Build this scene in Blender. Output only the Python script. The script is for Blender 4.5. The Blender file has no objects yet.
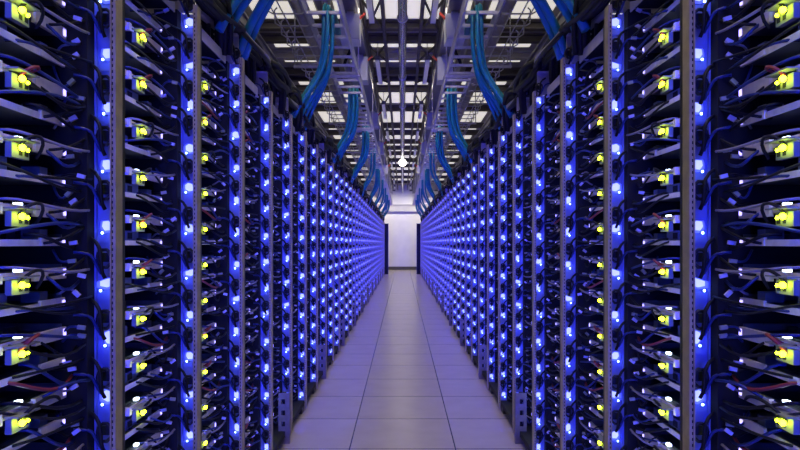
import bpy, math, random
from mathutils import Vector
C = bpy.context.scene.collection
R = random.Random(7)

# ------------------------------------------------------------------ constants (metres)
F_PX, CAM_H, VPX, VPY = 620.0, 1.185, 402.5, 243.0
W = 0.677            # half width of the aisle (front plane of the uprights)
P = 0.579            # pitch of the racks
Y0 = 1.499           # far upright of the nearest rack in view
N = 39               # racks per row
SX = 0.793           # front plane of the server trays
HR = 1.95            # top of the racks
TP = 0.0693          # pitch of the trays
CEIL = 3.75
WALL_Y = 27.5

# ------------------------------------------------------------------ materials
def nodes(name):
    m = bpy.data.materials.new(name); m.use_nodes = True
    nt = m.node_tree; b = nt.nodes['Principled BSDF']
    return m, nt, b
def mat(name, col, rough=0.5, metal=0.0, noise=0.0, nscale=20.0, spec=0.5):
    m, nt, b = nodes(name)
    b.inputs['Roughness'].default_value = rough
    b.inputs['Metallic'].default_value = metal
    b.inputs['Specular IOR Level'].default_value = spec
    b.inputs['Base Color'].default_value = (*col, 1)
    if noise:
        tc = nt.nodes.new('ShaderNodeTexCoord')
        n = nt.nodes.new('ShaderNodeTexNoise'); n.inputs['Scale'].default_value = nscale; n.inputs['Detail'].default_value = 5
        r = nt.nodes.new('ShaderNodeValToRGB')
        r.color_ramp.elements[0].position = 0.3; r.color_ramp.elements[1].position = 0.7
        r.color_ramp.elements[0].color = (*[c * (1 - noise) for c in col], 1)
        r.color_ramp.elements[1].color = (*[min(1, c * (1 + noise)) for c in col], 1)
        nt.links.new(tc.outputs['Object'], n.inputs['Vector'])
        nt.links.new(n.outputs['Fac'], r.inputs['Fac'])
        nt.links.new(r.outputs['Color'], b.inputs['Base Color'])
    return m
def emis(name, col, strength):
    m, nt, b = nodes(name)
    b.inputs['Base Color'].default_value = (*[min(1, c) for c in col], 1)
    b.inputs['Emission Color'].default_value = (*col, 1)
    b.inputs['Emission Strength'].default_value = strength
    return m

M = {}
M['upright'] = mat('upright_metal', (0.42, 0.35, 0.24), 0.45, 0.2, 0.15, 30)
M['slot'] = mat('slot_black', (0.01, 0.01, 0.01), 0.8)
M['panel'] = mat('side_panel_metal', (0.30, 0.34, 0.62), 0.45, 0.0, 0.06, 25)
M['black'] = mat('black_plastic', (0.012, 0.012, 0.014), 0.45)
M['duct'] = mat('black_duct', (0.003, 0.003, 0.003), 0.85)
M['tray'] = mat('tray_metal', (0.80, 0.72, 0.60), 0.5, 0.1, 0.12, 40)
M['plate'] = mat('plate_metal', (0.50, 0.46, 0.42), 0.5, 0.2, 0.10, 18)
M['pcb'] = mat('circuit_board', (0.010, 0.022, 0.018), 0.45, 0, 0.4, 120)
M['sink'] = mat('heat_sink_metal', (0.10, 0.11, 0.14), 0.4, 0.5)
M['psu'] = mat('power_supply_metal', (0.16, 0.18, 0.25), 0.4, 0.4)
M['port'] = mat('port_plastic', (0.30, 0.31, 0.20), 0.5)
M['sheet'] = mat('tray_sheet', (0.085, 0.085, 0.095), 0.5, 0.3, 0.2, 30)
M['foot'] = mat('foot_metal', (0.20, 0.17, 0.14), 0.5, 0.2, 0.15, 30)
M['conn'] = mat('pale_connector', (0.62, 0.58, 0.70), 0.5)
M['c_black'] = mat('cable_black', (0.008, 0.008, 0.009), 0.55, spec=0.3)
M['c_navy'] = mat('cable_navy', (0.015, 0.030, 0.14), 0.4)
M['c_red'] = mat('cable_red', (0.28, 0.03, 0.03), 0.45)
M['c_grey'] = mat('cable_grey', (0.30, 0.28, 0.30), 0.45)
M['c_blue'] = mat('cable_blue', (0.006, 0.20, 0.30), 0.42, 0, 0.15, 30)
M['steel'] = mat('galvanised_steel', (0.62, 0.61, 0.60), 0.4, 0.4, 0.12, 25)
M['pipe'] = mat('polished_pipe', (0.55, 0.55, 0.62), 0.16, 0.9)
M['pipe_grey'] = mat('painted_pipe', (0.44, 0.42, 0.43), 0.4, 0.1, 0.1, 14)
M['beam'] = mat('dark_beam', (0.10, 0.085, 0.075), 0.6, 0.0, 0.2, 8)
M['beam_tan'] = mat('tan_beam', (0.46, 0.43, 0.37), 0.6, 0.0, 0.12, 8)
M['busway'] = mat('busway_grey', (0.15, 0.15, 0.16), 0.45, 0.2, 0.08, 12)
M['box'] = mat('junction_grey', (0.48, 0.49, 0.54), 0.45, 0.1, 0.06, 12)
M['red'] = mat('red_handle', (0.6, 0.06, 0.04), 0.5)
M['wall'] = mat('painted_wall', (0.86, 0.85, 0.83), 0.75, 0, 0.04, 3)
M['soffit'] = mat('soffit_paint', (0.60, 0.59, 0.58), 0.7, 0, 0.05, 4)
M['ceil'] = mat('ceiling_deck', (0.42, 0.40, 0.37), 0.8, 0, 0.15, 3)
M['base'] = mat('baseboard_dark', (0.10, 0.09, 0.06), 0.6)
# lamps
M['e_strip'] = emis('blue_strip_light', (0.030, 0.018, 1.0), 78.0)
M['e_mod'] = emis('blue_module_light', (0.17, 0.30, 1.0), 24.0)
M['e_flat'] = emis('blue_module_face', (0.40, 0.46, 1.0), 1.4)
M['e_far'] = emis('blue_module_far', (0.30, 0.32, 1.0), 1.25)
M['e_dim'] = emis('blue_module_lens', (0.12, 0.16, 1.0), 0.9)
M['e_end'] = emis('violet_end_light', (0.42, 0.36, 1.0), 2.5)
M['e_yel'] = emis('yellow_green_light', (0.66, 0.86, 0.012), 22.0)
M['e_wht'] = emis('cool_white_light', (0.70, 0.82, 1.0), 9.0)
M['e_sky'] = emis('skylight_glow', (1.0, 0.94, 0.84), 0.66)
M['e_lamp'] = emis('lamp_glow', (1.0, 0.93, 0.80), 9.0)

# floor: square panels with thin joints, satin finish
m, nt, b = nodes('floor_panels')
tc = nt.nodes.new('ShaderNodeTexCoord')
mp = nt.nodes.new('ShaderNodeMapping'); mp.inputs['Location'].default_value = (0.305, 0.09, 0)
nt.links.new(tc.outputs['Object'], mp.inputs['Vector'])
sp = nt.nodes.new('ShaderNodeSeparateXYZ'); nt.links.new(mp.outputs['Vector'], sp.inputs['Vector'])
def line(axis, width):
    d = nt.nodes.new('ShaderNodeMath'); d.operation = 'DIVIDE'; d.inputs[1].default_value = 0.61
    nt.links.new(sp.outputs[axis], d.inputs[0])
    f = nt.nodes.new('ShaderNodeMath'); f.operation = 'FRACT'; nt.links.new(d.outputs[0], f.inputs[0])
    s = nt.nodes.new('ShaderNodeMath'); s.operation = 'SUBTRACT'; s.inputs[1].default_value = 0.5; nt.links.new(f.outputs[0], s.inputs[0])
    a = nt.nodes.new('ShaderNodeMath'); a.operation = 'ABSOLUTE'; nt.links.new(s.outputs[0], a.inputs[0])
    g = nt.nodes.new('ShaderNodeMath'); g.operation = 'GREATER_THAN'; g.inputs[1].default_value = 0.5 - width; nt.links.new(a.outputs[0], g.inputs[0])
    return g
gx, gy = line('X', 0.0055), line('Y', 0.0065)
mx = nt.nodes.new('ShaderNodeMath'); mx.operation = 'MAXIMUM'
nt.links.new(gx.outputs[0], mx.inputs[0]); nt.links.new(gy.outputs[0], mx.inputs[1])
nz = nt.nodes.new('ShaderNodeTexNoise'); nz.inputs['Scale'].default_value = 6; nz.inputs['Detail'].default_value = 6
nt.links.new(tc.outputs['Object'], nz.inputs['Vector'])
rp = nt.nodes.new('ShaderNodeValToRGB')
rp.color_ramp.elements[0].color = (0.38, 0.33, 0.27, 1); rp.color_ramp.elements[1].color = (0.48, 0.42, 0.34, 1)
nt.links.new(nz.outputs['Fac'], rp.inputs['Fac'])
mc = nt.nodes.new('ShaderNodeMix'); mc.data_type = 'RGBA'
nt.links.new(mx.outputs[0], mc.inputs[0]); nt.links.new(rp.outputs['Color'], mc.inputs[6]); mc.inputs[7].default_value = (0.03, 0.03, 0.035, 1)
nt.links.new(mc.outputs[2], b.inputs['Base Color'])
b.inputs['Roughness'].default_value = 0.24
b.inputs['Specular IOR Level'].default_value = 0.6
M['floor'] = m

# ------------------------------------------------------------------ mesh builder
class MB:
    def __init__(s): s.v = []; s.f = []; s.mi = []; s.mats = []; s.sm = []
    def _m(s, name):
        if name not in s.mats: s.mats.append(name)
        return s.mats.index(name)
    def face(s, pts, m, smooth=False):
        i = len(s.v); s.v += [tuple(p) for p in pts]; s.f.append(tuple(range(i, i + len(pts)))); s.mi.append(s._m(m)); s.sm.append(smooth)
    def box(s, x0, x1, y0, y1, z0, z1, m, front=None):
        # front: material of the face looking towards -y
        i = len(s.v)
        s.v += [(x0,y0,z0),(x1,y0,z0),(x1,y1,z0),(x0,y1,z0),(x0,y0,z1),(x1,y0,z1),(x1,y1,z1),(x0,y1,z1)]
        for k, q in enumerate(((0,3,2,1),(4,5,6,7),(0,1,5,4),(1,2,6,5),(2,3,7,6),(3,0,4,7))):
            s.f.append(tuple(i + a for a in q)); s.mi.append(s._m(front if (front and k == 2) else m)); s.sm.append(False)
    def obox(s, c, ax, ay, az, m):
        # box about c with half axis vectors
        c, ax, ay, az = map(Vector, (c, ax, ay, az)); i = len(s.v)
        for sx, sy, sz in ((-1,-1,-1),(1,-1,-1),(1,1,-1),(-1,1,-1),(-1,-1,1),(1,-1,1),(1,1,1),(-1,1,1)):
            s.v.append(tuple(c + sx*ax + sy*ay + sz*az))
        for q in ((0,3,2,1),(4,5,6,7),(0,1,5,4),(1,2,6,5),(2,3,7,6),(3,0,4,7)):
            s.f.append(tuple(i + a for a in q)); s.mi.append(s._m(m)); s.sm.append(False)
    def bar(s, a, b, w, t, m):
        a, b = Vector(a), Vector(b); d = (b - a); l = d.length / 2; d.normalize()
        u = d.cross(Vector((0, 0, 1)))
        if u.length < 1e-4: u = Vector((1, 0, 0))
        u.normalize(); n = u.cross(d)
        s.obox((a + b) / 2, d * l, u * w / 2, n * t / 2, m)
    def tube(s, pts, r, m, n=6, cap=True):
        pts = [Vector(p) for p in pts]; base = len(s.v); u = None; K = len(pts)
        for k, p in enumerate(pts):
            t = (pts[min(k+1, K-1)] - pts[max(k-1, 0)]).normalized()
            if u is None:
                u = t.cross(Vector((0.31, 0.2, 0.93)))
                if u.length < 1e-3: u = t.cross(Vector((1, 0, 0)))
            u = (u - t * u.dot(t)).normalized(); w = t.cross(u)
            for j in range(n):
                a = 2 * math.pi * j / n
                s.v.append(tuple(p + r * (math.cos(a) * u + math.sin(a) * w)))
        mi = s._m(m)
        for k in range(K - 1):
            for j in range(n):
                a = base + k*n + j; b_ = base + k*n + (j+1) % n
                s.f.append((a, b_, b_ + n, a + n)); s.mi.append(mi); s.sm.append(True)
        if cap:
            s.f.append(tuple(base + j for j in reversed(range(n)))); s.mi.append(mi); s.sm.append(False)
            s.f.append(tuple(base + (K-1)*n + j for j in range(n))); s.mi.append(mi); s.sm.append(False)
    def add(s, o, off):
        i = len(s.v); ox, oy, oz = off
        s.v += [(x+ox, y+oy, z+oz) for x, y, z in o.v]
        mm = [s._m(q) for q in o.mats]
        s.f += [tuple(i + a for a in q) for q in o.f]; s.mi += [mm[k] for k in o.mi]; s.sm += o.sm
    def mesh(s, name, side=1):
        me = bpy.data.meshes.new(name)
        if side == 1: me.from_pydata(s.v, [], s.f)
        else: me.from_pydata([(-x, y, z) for x, y, z in s.v], [], [tuple(reversed(q)) for q in s.f])
        for q in s.mats: me.materials.append(M[q])
        me.polygons.foreach_set('material_index', s.mi); me.polygons.foreach_set('use_smooth', s.sm); me.update()
        return me
def sphere(b, c, r, m, rings=8, seg=16):
    for i in range(rings):
        for j in range(seg):
            def p(i, j):
                a = math.pi * i / rings; q = 2 * math.pi * j / seg
                return (c[0] + r*math.sin(a)*math.cos(q), c[1] + r*math.sin(a)*math.sin(q), c[2] + r*math.cos(a))
            pts = [p(i, j), p(i+1, j), p(i+1, j+1), p(i, j+1)]
            if i == 0: pts = [pts[0], pts[1], pts[2]]
            elif i == rings - 1: pts = [pts[0], pts[1], pts[3]]
            b.face(pts, m, True)
def bez(p0, p1, p2, p3, n=10):
    p0, p1, p2, p3 = map(Vector, (p0, p1, p2, p3)); o = []
    for k in range(n + 1):
        t = k / n; a = 1 - t
        o.append(a*a*a*p0 + 3*a*a*t*p1 + 3*a*t*t*p2 + t*t*t*p3)
    return o

def link(name, me, parent=None, loc=(0, 0, 0)):
    o = bpy.data.objects.new(name, me); C.objects.link(o); o.location = loc
    if parent: o.parent = parent
    return o
def tag(o, label, cat, group=None, kind=None):
    if label: o['label'] = label
    if cat: o['category'] = cat
    if group: o['group'] = group
    if kind: o['kind'] = kind
    return o
def empty(name, loc, label, cat, group=None):
    o = bpy.data.objects.new(name, None); C.objects.link(o); o.location = loc; o.empty_display_size = 0.05
    return tag(o, label, cat, group)
def struct(name, mb, label, loc=(0, 0, 0)):
    o = link(name, mb.mesh(name), None, loc); o['kind'] = 'structure'; o['label'] = label; return o

ONES = ['', 'first','second','third','fourth','fifth','sixth','seventh','eighth','ninth','tenth','eleventh','twelfth','thirteenth',
        'fourteenth','fifteenth','sixteenth','seventeenth','eighteenth','nineteenth']
def ordn(n):
    if n < 20: return ONES[n]
    t, u = divmod(n, 10); ten = {2: 'twent', 3: 'thirt', 4: 'fort', 5: 'fift', 6: 'sixt', 7: 'sevent', 8: 'eight', 9: 'ninet'}[t]
    return ten + 'ieth' if u == 0 else ten + 'y-' + ONES[u]
SIDES = ((-1, 'left'), (1, 'right'))

# ------------------------------------------------------------------ room shell
b = MB(); b.box(-6, 6, -1.5, WALL_Y + 0.2, -0.1, 0, 'floor'); struct('floor', b, 'pale square floor panels with thin dark joints')
b = MB(); b.box(-6, 6, -1.5, WALL_Y + 0.2, CEIL, CEIL + 0.12, 'ceil'); struct('ceiling', b, 'grey ceiling deck above the steelwork')
b = MB(); b.box(-6, 6, WALL_Y, WALL_Y + 0.2, 0, CEIL, 'wall'); struct('wall_back', b, 'plain white end wall of the aisle')
b = MB(); b.box(-6.2, -6, -1.5, WALL_Y + 0.2, 0, CEIL, 'soffit'); struct('wall_left', b, 'grey side wall behind the left row')
b = MB(); b.box(6, 6.2, -1.5, WALL_Y + 0.2, 0, CEIL, 'soffit'); struct('wall_right', b, 'grey side wall behind the right row')
b = MB(); b.box(-6, 6, WALL_Y - 0.03, WALL_Y, 0, 0.14, 'base'); struct('baseboard_back', b, 'dark olive skirting along the end wall')
b = MB(); b.box(-3, 3, WALL_Y - 0.14, WALL_Y, 2.58, 2.84, 'soffit'); b.box(-3, 3, WALL_Y - 0.18, WALL_Y, 2.84, 2.90, 'soffit')
struct('trim_1', b, 'grey boxed header across the end wall')

# skylight rows between the beams (daylight comes through them)
ROWS = [(0.2, 0.9), (1.7, 2.4), (3.2, 3.9), (4.9, 5.6), (6.45, 7.05), (7.3, 7.42), (7.86, 8.08), (8.56, 8.74), (9.6, 10.0), (10.2, 11.3), (11.85, 13.1), (13.5, 13.95),
        (14.35, 15.2), (15.55, 16.2), (16.6, 17.2), (17.6, 18.6), (19.1, 20.0), (20.4, 21.6), (22.1, 23.4), (24.0, 25.2)]
for i, (ya, yb) in enumerate(ROWS):
    b = MB()
    cols = [(0.03, 0.19), (0.235, 0.405), (0.48, 0.74), (0.95, 1.65), (1.8, 2.6), (2.9, 3.8), (4.1, 5.2)]
    for x0, x1 in cols:
        for s in (-1, 1):
            a_, c_ = sorted((s * x0, s * x1))
            b.box(a_, c_, ya, yb, CEIL - 0.012, CEIL - 0.001, 'e_sky')
    struct('window_%d' % (i + 1), b, 'row of white lit skylight panels, %s from the camera' % ordn(i + 1))

# ------------------------------------------------------------------ roof steel
for s, side in SIDES:
    M['beam_out'] = M.get('beam_out') or mat('outer_beam', (0.30, 0.28, 0.26), 0.6, 0.0, 0.15, 8)
    for x, w, d, nm in ((0.206, 0.030, 0.12, 'nearest the central pipe'), (0.42, 0.035, 0.14, 'second from the central pipe'), (0.80, 0.06, 0.18, 'above the cable ladder'),
                    (1.72, 0.08, 0.22, 'behind the big grey pipe'), (2.75, 0.08, 0.22, 'furthest out')):
        b = MB(); zc = CEIL - 0.10; bm_ = 'beam' if x < 0.5 else 'beam_out'
        b.box(-w/2, w/2, 0.5, WALL_Y - 0.02, zc - d, zc - d + 0.02, bm_); b.box(-0.008, 0.008, 0.5, WALL_Y - 0.02, zc - d + 0.02, zc - 0.02, bm_)
        b.box(-w/2, w/2, 0.5, WALL_Y - 0.02, zc - 0.02, zc, bm_)
        tag(link('roof_beam', b.mesh('roof_beam'), None, (s * x, 0, 0)), 'long dark steel roof beam on the %s, %s' % (side, nm), 'beam', 'lengthwise roof beams')
CROSS = [4.45, 6.15, 7.17, 7.62, 8.32, 9.1, 9.42, 10.1, 11.58, 13.3, 14.15, 15.38, 16.4, 17.4, 18.85, 20.2, 21.85, 23.7, 25.6]
for i, y in enumerate(CROSS):
    b = MB(); tan = i in (0, 4)
    m_ = 'beam_tan' if tan else 'beam'
    b.box(-5.9, 5.9, y - 0.05, y + 0.05, CEIL - 0.10, CEIL - 0.085, m_)
    b.box(-5.9, 5.9, y - 0.01, y + 0.01, CEIL - 0.085, CEIL - 0.02, m_)
    b.box(-5.9, 5.9, y - 0.05, y + 0.05, CEIL - 0.02, CEIL, m_)
    o = tag(link('cross_beam', b.mesh('cross_beam')), '%s steel beam crossing the ceiling, %s from the camera' % ('tan' if tan else 'dark', ordn(i + 1)), 'beam', 'beams crossing the ceiling')
    if i < len(CROSS) - 1 and i % 2 == 1:
        y2 = CROSS[i + 1]
        for s in (-1, 1):
            for x0, x1 in ((0.206, 0.42), (0.42, 0.206)):
                q = MB(); q.bar((s*x0, y, CEIL - 0.13), (s*x1, y2, CEIL - 0.13), 0.02, 0.02, 'beam'); link('brace', q.mesh('brace'), o)

# overhead pipes
b = MB(); b.tube([(0, 0.8, 3.42), (0, 8, 3.42), (0, 16, 3.42), (0, WALL_Y - 0.01, 3.42)], 0.046, 'pipe', 20)
po = tag(link('overhead_pipe', b.mesh('overhead_pipe')), 'shiny pipe running along the middle of the ceiling', 'pipe')
for y in CROSS[1::3]:
    q = MB(); q.tube([(0, y, 3.46), (0, y, CEIL - 0.1)], 0.006, 'steel', 6)
    q.tube([(0.052*math.cos(a), y, 3.42 + 0.052*math.sin(a)) for a in [k*math.pi/8 for k in range(17)]], 0.006, 'steel', 5, False)
    link('hanger', q.mesh('pipe_hanger'), po)
for s, side in SIDES:
    for x, z, r, desc in ((0.985, 3.385, 0.052, 'thick'), (0.70, 3.39, 0.032, 'thinner')):
        b = MB(); b.tube([(s*x, 1.5, z), (s*x, 10, z), (s*x, 18, z), (s*x, WALL_Y - 0.01, z)], r, 'pipe_grey', 14)
        po = tag(link('ceiling_pipe', b.mesh('ceiling_pipe')), '%s grey ceiling pipe running above the %s cable basket' % (desc, side) if desc == 'thick' else 'thinner grey ceiling pipe above the %s cable ladder' % side, 'pipe', 'grey ceiling pipes')
        for y in CROSS[0::4]:
            q = MB(); q.tube([(s*x, y, z + r*0.8), (s*x, y, CEIL - 0.1)], 0.006, 'steel', 6); link('hanger', q.mesh('pipe_hanger'), po)

# pendant lamp in the middle of the aisle
LY, LZ = 16.55, 3.50
lp = empty('pendant_lamp', (0, LY, LZ), 'bright white lamp glowing at the far end of the central pipe', 'lamp')
b = MB()
sphere(b, (0, -0.0, -0.17), 0.10, 'e_lamp'); link('bulb', b.mesh('bulb'), lp)
b = MB(); b.tube([(0, 0, -0.10), (0, 0, -0.05), (0, 0, -0.03)], 0.05, 'black', 14); link('socket', b.mesh('socket'), lp)
LZ2 = 0

# added slim fill lights beside the central pipe, to brighten the aisle
M['diffuser'] = mat('white_diffuser', (0.85, 0.85, 0.83), 0.5)
for s, side in SIDES:
    for i in range(11):
        y = 0.9 + 2.45 * i
        t = empty('ceiling_fill_light', (s*0.313, y, CEIL - 0.30), 'added slim fill light between beams %s of the central pipe, %s from the camera' % (side, ordn(i + 1)), 'light', 'added slim fill lights')
        b = MB(); b.box(-0.03, 0.03, -0.6, 0.6, 0, 0.05, 'busway'); b.tube([(0, -0.4, 0.05), (0, -0.4, 0.29)], 0.005, 'steel', 6); b.tube([(0, 0.4, 0.05), (0, 0.4, 0.29)], 0.005, 'steel', 6)
        link('housing', b.mesh('fill_light_housing'), t)
        b = MB(); b.box(-0.026, 0.026, -0.58, 0.58, -0.006, 0, 'diffuser'); link('diffuser', b.mesh('diffuser'), t)
        l = bpy.data.lights.new('fill_tube_light', 'AREA'); l.shape = 'RECTANGLE'; l.size = 0.05; l.size_y = 1.15; l.energy = 6.2; l.color = (1, 0.88, 0.68); l.spread = math.radians(130)
        lo = bpy.data.objects.new('fill_tube_light', l); C.objects.link(lo); lo.parent = t; lo.location = (0, 0, -0.009)

# two fill lights added in front of the end wall to whiten it
for s, side in SIDES:
    t = empty('wall_fill_light', (s*0.9, WALL_Y - 1.1, CEIL - 0.36), 'added fill light bar shining on the end wall, on the %s of the pipe' % side, 'light', 'added fill lights at the end wall')
    b = MB(); b.box(-0.6, 0.6, -0.04, 0.04, 0, 0.06, 'busway'); b.tube([(-0.4, 0, 0.06), (-0.4, 0, 0.35)], 0.005, 'steel', 6); b.tube([(0.4, 0, 0.06), (0.4, 0, 0.35)], 0.005, 'steel', 6)
    link('housing', b.mesh('housing'), t)
    b = MB(); b.box(-0.58, 0.58, -0.03, 0.03, -0.006, 0, 'diffuser'); link('diffuser', b.mesh('diffuser'), t)
    l = bpy.data.lights.new('wall_fill_tube', 'AREA'); l.shape = 'RECTANGLE'; l.size = 1.15; l.size_y = 0.05; l.energy = 25; l.color = (1, 0.93, 0.80); l.spread = math.radians(140)
    lo = bpy.data.objects.new('wall_fill_tube', l); C.objects.link(lo); lo.parent = t; lo.location = (0, 0.0, -0.012); lo.rotation_euler = (math.radians(30), 0, 0)

# busways with tap-off boxes
for s, side in SIDES:
    o = empty('busway', (s*0.46, 0, 3.28), 'long grey busway duct above the inner edge of the %s cable ladder' % side, 'busway', 'overhead busways')
    b = MB(); b.box(-0.055, 0.055, 4.6, 25.5, -0.05, 0.07, 'busway'); b.box(-0.065, 0.065, 4.6, 25.5, 0.07, 0.08, 'busway'); b.box(-0.065, 0.065, 4.6, 25.5, -0.058, -0.05, 'busway')
    link('housing', b.mesh('housing', 1), o)
    for y in (5.0, 8.3, 11.6, 15, 18.5, 22):
        q = MB(); q.tube([(0, y, 0.08), (0, y, CEIL - 3.28 - 0.24)], 0.006, 'steel', 6); link('hanger', q.mesh('hanger'), o)
    for i, (y, dz) in enumerate(((5.5, 0.0), (6.75, -0.03), (9.6, 0), (12.4, 0), (16.0, 0))):
        t = empty('tap_off_box', (s*0.46, y, 3.222), 'grey tap-off box hanging under the %s busway, %s from the camera' % (side, ordn(i + 1)), 'electrical box', 'tap-off boxes under the busways')
        b = MB(); b.box(-0.085, 0.085, -0.11, 0.11, -0.26 + dz, -0.04, 'box'); b.box(-0.03, 0.03, -0.05, 0.05, -0.04, 0.0, 'box'); link('case', b.mesh('case'), t)
        b = MB(); b.box(-0.07, 0.07, -0.116, -0.11, -0.245 + dz, -0.055, 'box'); link('cover', b.mesh('cover'), t)
        b = MB(); b.bar((-s*0.085, -0.06, -0.07), (-s*0.135, -0.06, -0.02), 0.02, 0.02, 'red'); h_ = link('handle', b.mesh('handle'), t); h_['label'] = 'red switch handle'
        b = MB(); b.tube(bez((0, 0, -0.26 + dz), (0, 0, -0.38), (s*0.04, 0.02, -0.36), (s*0.06, 0.05, -0.44), 8), 0.014, 'c_black', 8); link('power_cord', b.mesh('power_cord'), t)

# ------------------------------------------------------------------ cable ladders and wire baskets
LZ = 2.75
NR = 96
for s, side in SIDES:
    o = empty('cable_ladder', (0, 1.6, LZ), 'steel cable ladder with rungs running over the %s side of the aisle' % side, 'cable ladder', 'overhead cable ladders')
    L = NR * 0.25
    for x in (0.414, 0.655):
        b = MB(); b.box(x - 0.006, x + 0.006, 0, L, -0.02, 0.045, 'steel'); b.box(x - 0.012, x + 0.012, 0, L, 0.045, 0.051, 'steel')
        link('rail', b.mesh('rail', s), o)
    b = MB(); b.box(0.42, 0.649, -0.012, 0.012, -0.008, 0.012, 'steel'); rm = b.mesh('rung', s)
    for k in range(NR): link('rung', rm, o, (0, 0.12 + k * 0.25, 0))
    b = MB(); b.tube([(0.405, 0, -0.03), (0.405, 0, 0.79)], 0.006, 'steel', 6); b.tube([(0.664, 0, -0.03), (0.664, 0, 0.79)], 0.006, 'steel', 6)
    b.box(0.39, 0.68, -0.015, 0.015, -0.045, -0.022, 'steel'); hm = b.mesh('trapeze_hanger', s)
    for k in range(9): link('trapeze_hanger', hm, o, (0, 1.4 + k * 2.7, 0))
    o = empty('wire_basket', (0, 1.6, 2.83), 'wire basket tray with upturned wire ends beside the %s cable ladder' % side, 'cable tray', 'overhead wire baskets')
    b = MB()
    b.tube([(0.70, 0, -0.003), (0.70, 0.09, 0), (0.93, 0.09, 0), (0.965, 0.09, 0.02), (0.97, 0.09, 0.12), (0.95, 0.09, 0.14)], 0.006, 'steel', 6); rm = b.mesh('cross_wire', s)
    b = MB()
    b.tube([(0.70, 0, 0.1), (0.70, 0, 0.02), (0.72, 0, 0), (0.93, 0, 0), (0.965, 0, 0.02), (0.97, 0, 0.12), (0.95, 0, 0.14)], 0.006, 'steel', 6); rm = b.mesh('cross_wire', s)
    for k in range(NR): link('cross_wire', rm, o, (0, 0.1 + k * 0.25, 0))
    for x, z in ((0.694, 0.09), (0.77, -0.01), (0.85, -0.01), (0.976, 0.1)):
        b = MB(); b.tube([(x, 0, z), (x, L / 2, z), (x, L, z)], 0.005, 'steel', 6); link('long_wire', b.mesh('long_wire', s), o)
    b = MB(); b.tube([(0.99, 0, -0.03), (0.99, 0, 0.71)], 0.006, 'steel', 6); b.box(0.685, 1.0, -0.015, 0.015, -0.035, -0.016, 'steel'); hm = b.mesh('hanger', s)
    for k in range(9): link('hanger', hm, o, (0, 1.4 + k * 2.7, 0))

# blue cables dropping from the ladders to the rack tops
DROPS = [2.62, 4.35, 6.6, 8.7, 10.9, 13.2, 15.5, 17.8, 20.2, 22.4]
def drop_cables(seed, near):
    r = random.Random(seed); out = []
    for k in range(4 if seed == 0 else 8 if near else 6):
        b = MB(); gx_ = k % 4; gy_ = k // 4
        dy = (gx_ - 1.5) * 0.075 + r.uniform(-0.012, 0.012) + gy_ * 0.03
        if seed == 0: dy = (-0.10, -0.055, 0.055, 0.10)[k]
        x0 = 0.50 + gy_ * 0.06 + r.uniform(-.02, .02); x1 = 0.725 + gy_ * 0.035
        pts = [(x0, dy + 0.5, LZ + 0.085 + 0.024*gy_)] + bez((x0, dy + 0.10, LZ + 0.085 + 0.024*gy_), (x0, dy - 0.07, LZ + 0.06), (x0 - 0.02, dy - 0.03, LZ - 0.15), (x0 + 0.01, dy - 0.02, LZ - 0.30), 6)
        pts += bez((x0 + 0.01, dy - 0.02, LZ - 0.30), (x0 + 0.04, dy, LZ - 0.47), (x1 - 0.08, dy * 1.5 + .01, HR + 0.28), (x1, dy * 1.9 + 0.02, HR + 0.075), 9)[1:]
        b.tube(pts, 0.019 if seed == 0 else 0.0145, 'c_blue', 8); out.append(b)
    return out
for s, side in SIDES:
    for i, y in enumerate(DROPS):
        o = empty('cable_drop', (0, y, 0), 'blue cables dropping from the %s ladder to a rack, %s drop from the camera' % (side, ordn(i + 1)), 'cables', 'blue cable drops')
        for b in drop_cables(i, i < 4): link('cable', b.mesh('blue_cable', s), o)

# ------------------------------------------------------------------ racks
PX0, PX1 = W + 0.012, W + 0.060      # lit part of the side panel
MODZ = [0.119 + 0.1386 * j for j in range(14)]
def upright_mb(y):
    b = MB(); w, d = 0.012, 0.036
    b.box(W, W + w, y - d, y, 0.02, HR + 0.02, 'upright')
    # flange returning into the rack, with a row of punched slots
    b.box(W + w - 0.003, W + w, y - d - 0.004, y - d, 0.02, HR + 0.02, 'upright')
    z = 0.06
    while z < HR:
        b.box(W + 0.006, W + 0.010, y - d - 0.0006, y - d, z, z + 0.007, 'slot')
        z += 0.014
    return b
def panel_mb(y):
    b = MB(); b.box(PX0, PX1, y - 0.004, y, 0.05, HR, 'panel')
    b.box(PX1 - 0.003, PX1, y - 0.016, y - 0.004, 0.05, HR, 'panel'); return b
def duct_mb(y):
    b = MB(); b.box(PX1, SX + 0.02, y - 0.05, y, 0.05, HR, 'duct')
    b.box(SX + 0.02, SX + 0.62, y - 0.012, y, 0.05, HR, 'duct'); return b
def strip_mb(y):
    b = MB(); ya = y - P + 0.004
    b.box(W + 0.001, W + 0.016, ya, ya + 0.012, 0.08, HR - 0.03, 'black')
    b.face([(W + 0.003, ya + 0.0125, 0.08), (W + 0.003, ya + 0.0125, HR - 0.03), (W + 0.014, ya + 0.0125, HR - 0.03), (W + 0.014, ya + 0.0125, 0.08)], 'e_strip')
    return b
def back_mb(y):
    b = MB(); b.box(SX + 0.62, SX + 0.635, y - P, y, 0.05, HR, 'duct'); return b
def base_mb(y):
    b = MB(); b.box(W + 0.015, SX + 0.62, y - P + 0.03, y - 0.02, 0.045, 0.075, 'duct')
    b.box(W + 0.02, W + 0.05, y - 0.10, y - 0.02, 0, 0.045, 'black'); b.box(W + 0.02, W + 0.05, y - P + 0.04, y - P + 0.12, 0, 0.045, 'black'); return b
def topplate_mb(y):
    b = MB(); b.box(W + 0.025, SX + 0.01, y - 0.006, y, HR + 0.005, HR + 0.125, 'plate'); b.box(W + 0.025, SX + 0.01, y - 0.03, y - 0.006, HR + 0.119, HR + 0.125, 'plate'); return b
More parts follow.
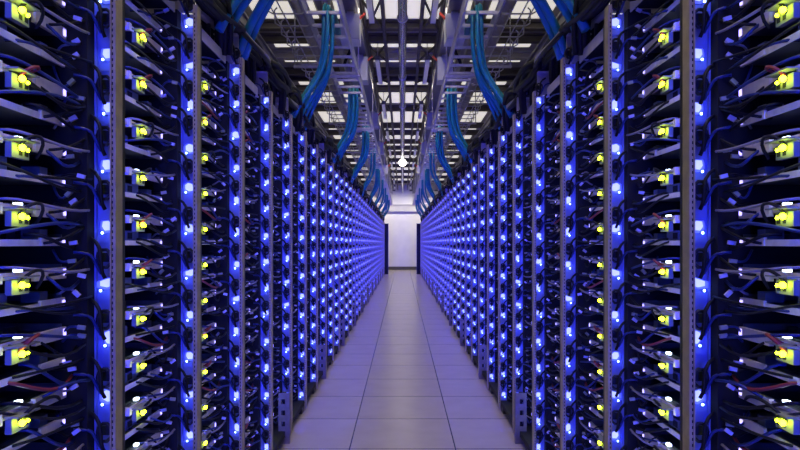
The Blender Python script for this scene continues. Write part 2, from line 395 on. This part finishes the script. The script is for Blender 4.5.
def fascia_mb(y):
    b = MB(); b.box(W + 0.065, W + 0.069, y - P + 0.05, y - 0.055, HR - 0.012, HR + 0.03, 'plate'); b.box(W + 0.069, SX + 0.60, y - P + 0.05, y - 0.055, HR, HR + 0.004, 'duct'); return b
def footplate_mb(y):
    # short post of punched steel beside the foot: square holes as real openings between straps
    b = MB(); x0, x1, t = W - 0.012, W + 0.055, 0.004; ya = y - 0.16
    xs = (x0 + (x1 - x0) * 0.40, x0 + (x1 - x0) * 0.72)
    b.box(x0, xs[0], ya, ya + t, 0, 0.30, 'foot'); b.box(xs[1], x1, ya, ya + t, 0, 0.30, 'foot')
    z = 0
    for k in range(5):
        b.box(xs[0], xs[1], ya, ya + t, z, z + 0.037, 'foot'); z += 0.066
    b.box(x0, x0 + t, ya + t, ya + 0.03, 0, 0.30, 'foot'); b.box(xs[0], xs[1], ya + 0.028, ya + 0.03, 0, 0.3, 'slot'); return b
def module_mb(v, simple=False):
    b = MB()
    if simple:
        w_, h_ = ((0.026, 0.02), (0.02, 0.028), (0.031, 0.015), (0.022, 0.022))[v]
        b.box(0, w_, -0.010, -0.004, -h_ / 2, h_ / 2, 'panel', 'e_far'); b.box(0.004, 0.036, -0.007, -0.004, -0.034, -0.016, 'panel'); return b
    # glowing lens plate of irregular outline, a brighter window in it, a small lamp in front
    outl = ([(-.002,-.014),(.018,-.017),(.034,-.008),(.035,.010),(.022,.020),(.004,.015)], [(0,-.018),(.016,-.016),(.024,-.004),(.023,.018),(.010,.024),(-.001,.012)],
            [(-.002,-.008),(.014,-.013),(.036,-.009),(.036,.006),(.018,.012),(.002,.017)], [(0,-.013),(.020,-.015),(.029,-.002),(.026,.014),(.008,.016),(-.001,.008)])[v]
    cx, cz = sum(p[0] for p in outl) / 6, sum(p[1] for p in outl) / 6
    for q, (x0, z0) in enumerate(outl):
        x1, z1 = outl[(q + 1) % 6]
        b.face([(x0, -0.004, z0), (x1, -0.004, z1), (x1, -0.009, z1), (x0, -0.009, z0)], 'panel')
    b.face([(x, -0.009, z) for x, z in outl], 'e_dim')
    k_ = 0.76; ox = (-.003, .001, -.004, -.002)[v]
    inn = [(cx + ox + (x - cx) * k_, cz + (z - cz) * k_ + .002) for x, z in outl]
    b.face([(x, -0.0105, z) for x, z in inn], 'e_flat')
    for q, (x0, z0) in enumerate(inn):
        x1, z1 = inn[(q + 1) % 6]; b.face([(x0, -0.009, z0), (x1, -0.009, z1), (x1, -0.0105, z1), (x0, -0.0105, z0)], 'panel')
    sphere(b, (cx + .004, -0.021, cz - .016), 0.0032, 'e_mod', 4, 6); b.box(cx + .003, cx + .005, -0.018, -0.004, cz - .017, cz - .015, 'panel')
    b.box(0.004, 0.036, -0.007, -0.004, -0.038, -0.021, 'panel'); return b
def bracket_mb(v):
    r = random.Random(100 + v); b = MB()
    z0 = r.uniform(-.006, .006)
    b.box(0.004, 0.030, -0.022, -0.004, z0 - 0.012, z0 + 0.010, 'black')
    b.tube([(0.018 + 0.017*math.cos(a), -0.028 + r.uniform(-.002, .002), z0 - 0.004 + 0.022*math.sin(a)) for a in [k*math.pi/5 for k in range(11)]], 0.0045, 'black', 5, False)
    b.tube(bez((0.016, -0.03, z0 - 0.05), (0.03, -0.045, z0 - 0.02), (0.0, -0.05, z0 + 0.02), (0.05, -0.03, z0 + 0.045), 7), 0.0045, 'c_black', 5)
    b.tube(bez((0.024, -0.03, z0 - 0.04), (0.045, -0.04, z0), (0.03, -0.04, z0 + 0.01), (0.075, -0.06, z0 + 0.012), 7), 0.004, 'c_navy', 5); return b
def conn_mb(v):
    r = random.Random(300 + v); b = MB()
    a = r.uniform(-.9, .9); d = Vector((math.cos(a), -0.2, math.sin(a))).normalized(); u = Vector((-d.z, 0, d.x)).normalized(); n = d.cross(u)
    c = Vector((r.uniform(.045, .085), -0.065, r.uniform(-.02, .02)))
    b.obox(c, d * 0.0085, u * 0.0045, n * 0.004, 'conn' if v % 3 else 'port')
    b.tube(bez(c + d*0.008, c + d*0.03, c + Vector((.03, 0, .0)), c + Vector((.05, .01, r.uniform(-.05, .05))), 6), 0.003, ('c_navy', 'c_black', 'c_grey')[v % 3], 5)
    return b
NV = 8
shared = {}
for s, _ in SIDES:
    shared[s] = dict(mod=[module_mb(v).mesh('light_module', s) for v in range(4)], br=[bracket_mb(v).mesh('cable_bracket', s) for v in range(NV)], cn=[conn_mb(v).mesh('connector', s) for v in range(NV)])
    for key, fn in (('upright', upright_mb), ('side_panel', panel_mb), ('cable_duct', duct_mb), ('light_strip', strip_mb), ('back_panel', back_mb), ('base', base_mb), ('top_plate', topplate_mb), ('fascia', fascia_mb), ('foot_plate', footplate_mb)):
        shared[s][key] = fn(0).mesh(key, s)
KFULL = 13
def rack_mb(k):
    b = MB(); r = random.Random(1000 + k)
    for fn in (panel_mb, duct_mb, strip_mb, back_mb, base_mb, topplate_mb, fascia_mb): b.add(fn(0), (0, 0, 0))
    b.box(W, W + 0.012, -0.036, 0, 0.02, HR + 0.02, 'upright')
    if k % 3 == 1: b.add(footplate_mb(0), (0, 0, 0))
    for z in MODZ:
        b.add(module_mb(r.randrange(4), True), (PX0 + 0.004, 0, z))
        zz = z + 0.066 + r.uniform(-.015, .015); b.box(PX0 + 0.006, PX0 + 0.036, -0.03, -0.004, zz - 0.016, zz + 0.016, 'black')
    return b
far = {s: [rack_mb(k).mesh('server_rack', s) for k in range(3)] for s, _ in SIDES}
slamp = bpy.data.lights.new('blue_strip', 'AREA'); slamp.shape = 'RECTANGLE'; slamp.size = 0.012; slamp.size_y = HR - 0.12
slamp.energy = 1.05; slamp.color = (0.008, 0.050, 1.0); slamp.spread = math.radians(54)
def strip_lamp(parent, s):
    # the light of the blue strip: shines along the row onto the next side panel
    lo = bpy.data.objects.new('blue_strip', slamp); C.objects.link(lo); lo.parent = parent
    lo.location = (s * (W + 0.0085), -P + 0.018, HR / 2 + 0.02); lo.rotation_euler = (math.radians(90), 0, -s * math.radians(17))
for s, side in SIDES:
    for k in range(N):
        y = Y0 + P * k
        lab = 'open server rack nearest the camera in the %s row, lit blue inside' % side if k == 0 else \
              'blue-lit open server rack, %s from the camera in the %s row' % (ordn(k + 1), side)
        if k >= KFULL:
            tag(link('server_rack', far[s][k % 3], None, (0, y, 0)), lab, 'server rack', 'racks of the %s row' % side)
            strip_lamp(C.objects[-1], s); continue
        o = empty('server_rack', (0, y, 0), lab, 'server rack', 'racks of the %s row' % side)
        r = random.Random(50 + k); strip_lamp(o, s)
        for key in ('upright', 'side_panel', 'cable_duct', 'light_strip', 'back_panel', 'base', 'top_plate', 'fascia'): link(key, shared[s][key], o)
        if k % 3 == 1: link('foot_plate', shared[s]['foot_plate'], o)['label'] = 'punched grey foot plate with square holes'
        for j, z in enumerate(MODZ):
            link('light_module', shared[s]['mod'][r.randrange(4)], o, (s * (PX0 + 0.004 + r.uniform(0, .006)), 0, z + r.uniform(-.008, .008)))['label'] = 'bright blue-white light module'
            link('cable_bracket', shared[s]['br'][r.randrange(NV)], o, (s * PX0, 0, z + 0.066 + r.uniform(-.015, .015)))
            for q in range(3 if k < 5 else 2 if k < 8 else 0): link('connector', shared[s]['cn'][r.randrange(NV)], o, (s * (PX0 + r.uniform(-.012, .012)), r.uniform(-.01, .0), z + 0.046 * q + r.uniform(0, 0.04)))

# dark end frames closing the rows
for s, side in SIDES:
    b = MB(); ye = Y0 + P * (N - 1)
    b.box(0.545, SX + 0.62, ye + 0.02, ye + 0.10, 0, HR - 0.03, 'duct'); b.box(0.535, 0.56, ye + 0.01, ye + 0.11, 0, HR - 0.02, 'black')
    tag(link('end_panel', b.mesh('end_panel', s)), 'dark upright end panel closing the far end of the %s rack row' % side, 'panel')

# ------------------------------------------------------------------ server trays
# local frame: origin on the front lip at the far end; +x into the rack, -y towards the camera
def tray_base(kind):
    b = MB(); L = 0.50
    b.box(0, 0.52, -L, -0.055, -0.003, 0, 'sheet')
    if kind == 0:
        b.box(-0.004, 0, -L, -0.055, -0.006, 0.009, 'tray'); b.box(-0.010, 0, -0.175, -0.055, -0.013, 0.013, 'tray')
        b.box(-0.010, 0.02, -0.30, -0.285, -0.012, 0.010, 'tray')
    else:
        b.box(-0.004, 0, -L, -0.055, -0.007, 0.007, 'tray'); b.box(-0.007, 0, -0.15, -0.055, -0.007, 0.012, 'tray')
    b.box(0.0, 0.5, -0.058, -0.055, 0, 0.02, 'sheet'); b.box(0.0, 0.5, -L, -L + 0.003, 0, 0.02, 'sheet')
    return b
def tray_parts(kind, v):
    r = random.Random(kind * 77 + v * 13 + 5); out = [('tray', tray_base(kind), None)]
    b = MB(); b.box(0.03, 0.36, -0.46, -0.08, 0.004, 0.0065, 'pcb')
    for k in range(7):
        x = r.uniform(.04, .14); y = r.uniform(-.42, -.12); b.box(x, x + .012, y, y + .03, .0065, .0065 + r.uniform(.006, .018), 'black')
    out.append(('motherboard', b, None))
    if kind == 0:
        b = MB(); yc = -0.30 + r.uniform(-.03, .03)
        b.box(0.06, 0.13, yc - 0.035, yc + 0.035, 0.0065, 0.012, 'sink')
        for k in range(8): b.box(0.06, 0.13, yc - 0.034 + k*0.0092, yc - 0.031 + k*0.0092, 0.012, 0.038, 'sink')
        out.append(('heat_sink', b, None))
        b = MB(); b.box(-0.014, -0.001, -0.264, -0.205, -0.036, -0.006, 'port'); b.box(-0.034, 0.0, -0.275, -0.200, -0.001, 0.002, 'port'); b.box(-0.0146, -0.014, -0.240, -0.229, -0.030, -0.020, 'slot'); b.box(-0.0146, -0.014, -0.221, -0.209, -0.030, -0.020, 'slot')  # hood plate over the ports added to reflect the yellow light
        out.append(('port_block', b, None))
        b = MB(); sphere(b, (-0.027, -0.250, -0.016), 0.0068, 'e_yel', 6, 10); sphere(b, (-0.0240, -0.226, -0.018), 0.0040, 'e_yel', 4, 6)
        out.append(('indicator_light', b, 'yellow-green light'))
        b = MB(); b.box(0.010, 0.020, -0.205, -0.188, 0.008, 0.015, 'e_wht'); out.append(('indicator_light', b, 'cool white light'))
        b = MB(); b.box(-0.0115, -0.0101, -0.068, -0.058, -0.006, 0.009, 'e_end'); out.append(('indicator_light', b, 'violet light'))
    else:
        b = MB(); y = -0.30 + r.uniform(-.05, .03); b.box(0.012, 0.12, y, y + 0.085, 0.0065, 0.036, 'psu'); b.box(0.011, 0.012, y + .01, y + .04, .012, .03, 'slot'); out.append(('power_supply', b, None))
        b = MB(); y = -0.13; b.box(0.008, 0.05, y, y + 0.03, 0.0065, 0.03, 'psu'); out.append(('drive', b, None))
        b = MB(); b.box(-0.0095, -0.0071, -0.066, -0.058, -0.003, 0.006, 'e_end'); out.append(('indicator_light', b, 'violet light'))
    cols = ['c_black', 'c_navy', ('c_red' if v == 0 else 'c_black'), 'c_grey' if v % 2 else 'c_black']
    for k in range(4 if kind == 0 else 3):
        b = MB(); ya = r.uniform(-.33, -.12); za = r.uniform(-.02, .012)
        yb = r.uniform(-.06, -0.03); zb = r.uniform(-.04, .04)
        if k == 2 and kind == 0:
            pts = bez((-.012, -.24, -.018), (-.05, -.27, .02), (-.045, -.16, .03), (-.012, ya + .06, za - 0.01), 9)
        else:
            pts = bez((0.015, ya, za + 0.012), (-0.03, ya + 0.01, za + 0.02), (-0.045, yb - 0.10, zb + r.uniform(-.05, .02)), (-0.045 + r.uniform(-.02, .02), yb, zb), 9)
        b.tube(pts, r.uniform(.0028, .0042), cols[k], 5); out.append(('cable', b, None if cols[k] in ('c_black', 'c_navy') else {'c_red': 'red cable', 'c_grey': 'grey cable'}[cols[k]]))
    return out
TV = 4
TMESH = {(s, kd, v): [(n_, b.mesh(n_, s), l_) for n_, b, l_ in tray_parts(kd, v)] for s, _ in SIDES for kd in (0, 1) for v in range(TV)}
def tray_simple(kd):
    b = MB(); b.box(0, 0.40, -0.50, -0.055, -0.003, 0.0, 'sheet'); b.box(-0.008, 0, -0.50, -0.055, -0.007, 0.010, 'tray')
    if kd == 0:
        b.box(-0.018, 0, -0.262, -0.215, -0.032, -0.004, 'port'); sphere(b, (-0.026, -0.250, -0.016), 0.0062, 'e_yel', 3, 4)
        b.box(0.010, 0.020, -0.205, -0.188, 0.008, 0.015, 'e_wht')
    else: b.box(0.012, 0.12, -0.30, -0.2, 0.0, 0.034, 'psu')
    b.box(-0.0115, -0.0081, -0.068, -0.058, -0.004, 0.007, 'e_end')
    b.tube([(0.0, -0.2, 0.01), (-0.04, -0.17, -0.01), (-0.05, -0.05, -0.03)], 0.004, 'c_black', 4, False)
    return b
TS = [tray_simple(0), tray_simple(1)]
# tray heights: type with lights at 1.116 + n * 2 TP, plain type between
TRAYS = sorted([(1.116 + n * 2 * TP, 0) for n in range(-7, 7)] + [(1.116 + TP + n * 2 * TP, 1) for n in range(-8, 6)], reverse=True)
TRAYS = [t for t in TRAYS if 0.09 < t[0] < HR - 0.01]
KIND_TXT = ['lit', 'plain']
for s, side in SIDES:
    rest = MB(); cnt = 0
    for k in range(N):
        y = Y0 + P * k
        vis = []
        for z, kd in TRAYS:
            yy = VPY - (z - CAM_H) * F_PX / SX * 0 - (z - CAM_H) * F_PX / (y - 0.06)
            vis.append(-6 < yy < 456)
        names = [0, 0]
        for (z, kd), ok in zip(TRAYS, vis):
            if ok: names[kd] += 1
            if ok and cnt < 150 and k < 7:
                cnt += 1
                v = random.Random(k * 91 + int(z * 1000)).randrange(TV)
                rk = 'nearest' if k == 0 else ordn(k + 1)
                if kd == 0: lab = 'server tray with yellow-green light, %s such tray from the top, %s rack, %s row' % (ordn(names[0]), rk, side)
                else: lab = 'server tray without yellow light, %s such tray from the top, %s rack, %s row' % (ordn(names[1]), rk, side)
                o = empty('server_tray', (s * SX, y, z), lab, 'server tray', 'server trays in the %s row' % side)
                for n_, me, l_ in TMESH[(s, kd, v)]:
                    c = link(n_, me, o)
                    if l_: c['label'] = l_
            else:
                rest.add(TS[kd], (SX, y, z))
    tag(link('server_tray', rest.mesh('server_tray_far', s)), 'remaining server trays filling the racks further down the %s row' % side, 'server trays', 'server trays in the %s row' % side, 'stuff')

# ------------------------------------------------------------------ black cable bundles lying over the rack tops
def bundle_mb(v):
    r = random.Random(900 + v); b = MB()
    for k in range(28):
        x0 = W + 0.06 + r.uniform(-.045, .075); z0 = HR + 0.142 + r.uniform(0, .035); dx = r.uniform(-.05, .01); dz = r.uniform(-.10, .10)
        if k % 4 == 3:   # loose loops hanging down behind the plate
            pts = bez((x0, -0.50, z0), (x0 - 0.03, -0.36, z0 + .06), (x0 - 0.02, -0.12, z0 + .02), (x0 + 0.02, -0.06, HR + 0.012), 10)
        else:
            pts = bez((x0, -0.60, z0), (x0 + dx, -0.42, z0 + dz), (x0 + dx + r.uniform(-.03, .03), -0.20, z0 + dz * .6 + .03), (x0 + r.uniform(-.02, .02), 0.02, z0), 10)
        b.tube(pts, r.uniform(.010, .018), 'c_black' if k % 14 else 'c_grey', 6)
    return b
BM = {s: [bundle_mb(v).mesh('cable_bundle', s) for v in range(4)] for s, _ in SIDES}
for s, side in SIDES:
    for k in range(N):
        y = Y0 + P * k - 0.035
        wh = 'nearest' if k == 0 else ordn(k + 1)
        tag(link('cable_bundle', BM[s][k % 4], None, (0, y, 0)), 'black cable bundle humped over the top of the %s rack, %s row' % (wh, side), 'cables', 'black cable bundles on the racks')

# ------------------------------------------------------------------ camera, world
w = bpy.data.worlds.new('World'); bpy.context.scene.world = w; w.use_nodes = True
w.node_tree.nodes['Background'].inputs[0].default_value = (0.02, 0.02, 0.03, 1); w.node_tree.nodes['Background'].inputs[1].default_value = 0.3
cam = bpy.data.cameras.new('Camera'); co = bpy.data.objects.new('Camera', cam); C.objects.link(co)
co.location = (0, 0, CAM_H); co.rotation_euler = (math.radians(90), 0, 0)
cam.sensor_width = 36; cam.lens = 36 * F_PX / 800; cam.clip_start = 0.05
cam.shift_x = -(VPX - 400) / 800; cam.shift_y = (VPY - 225) / 800
sc = bpy.context.scene; sc.camera = co
sc.view_settings.view_transform = 'Standard'; sc.view_settings.look = 'None'
sc.view_settings.exposure = 0.0; sc.view_settings.gamma = 1.0; sc.view_settings.use_curve_mapping = False
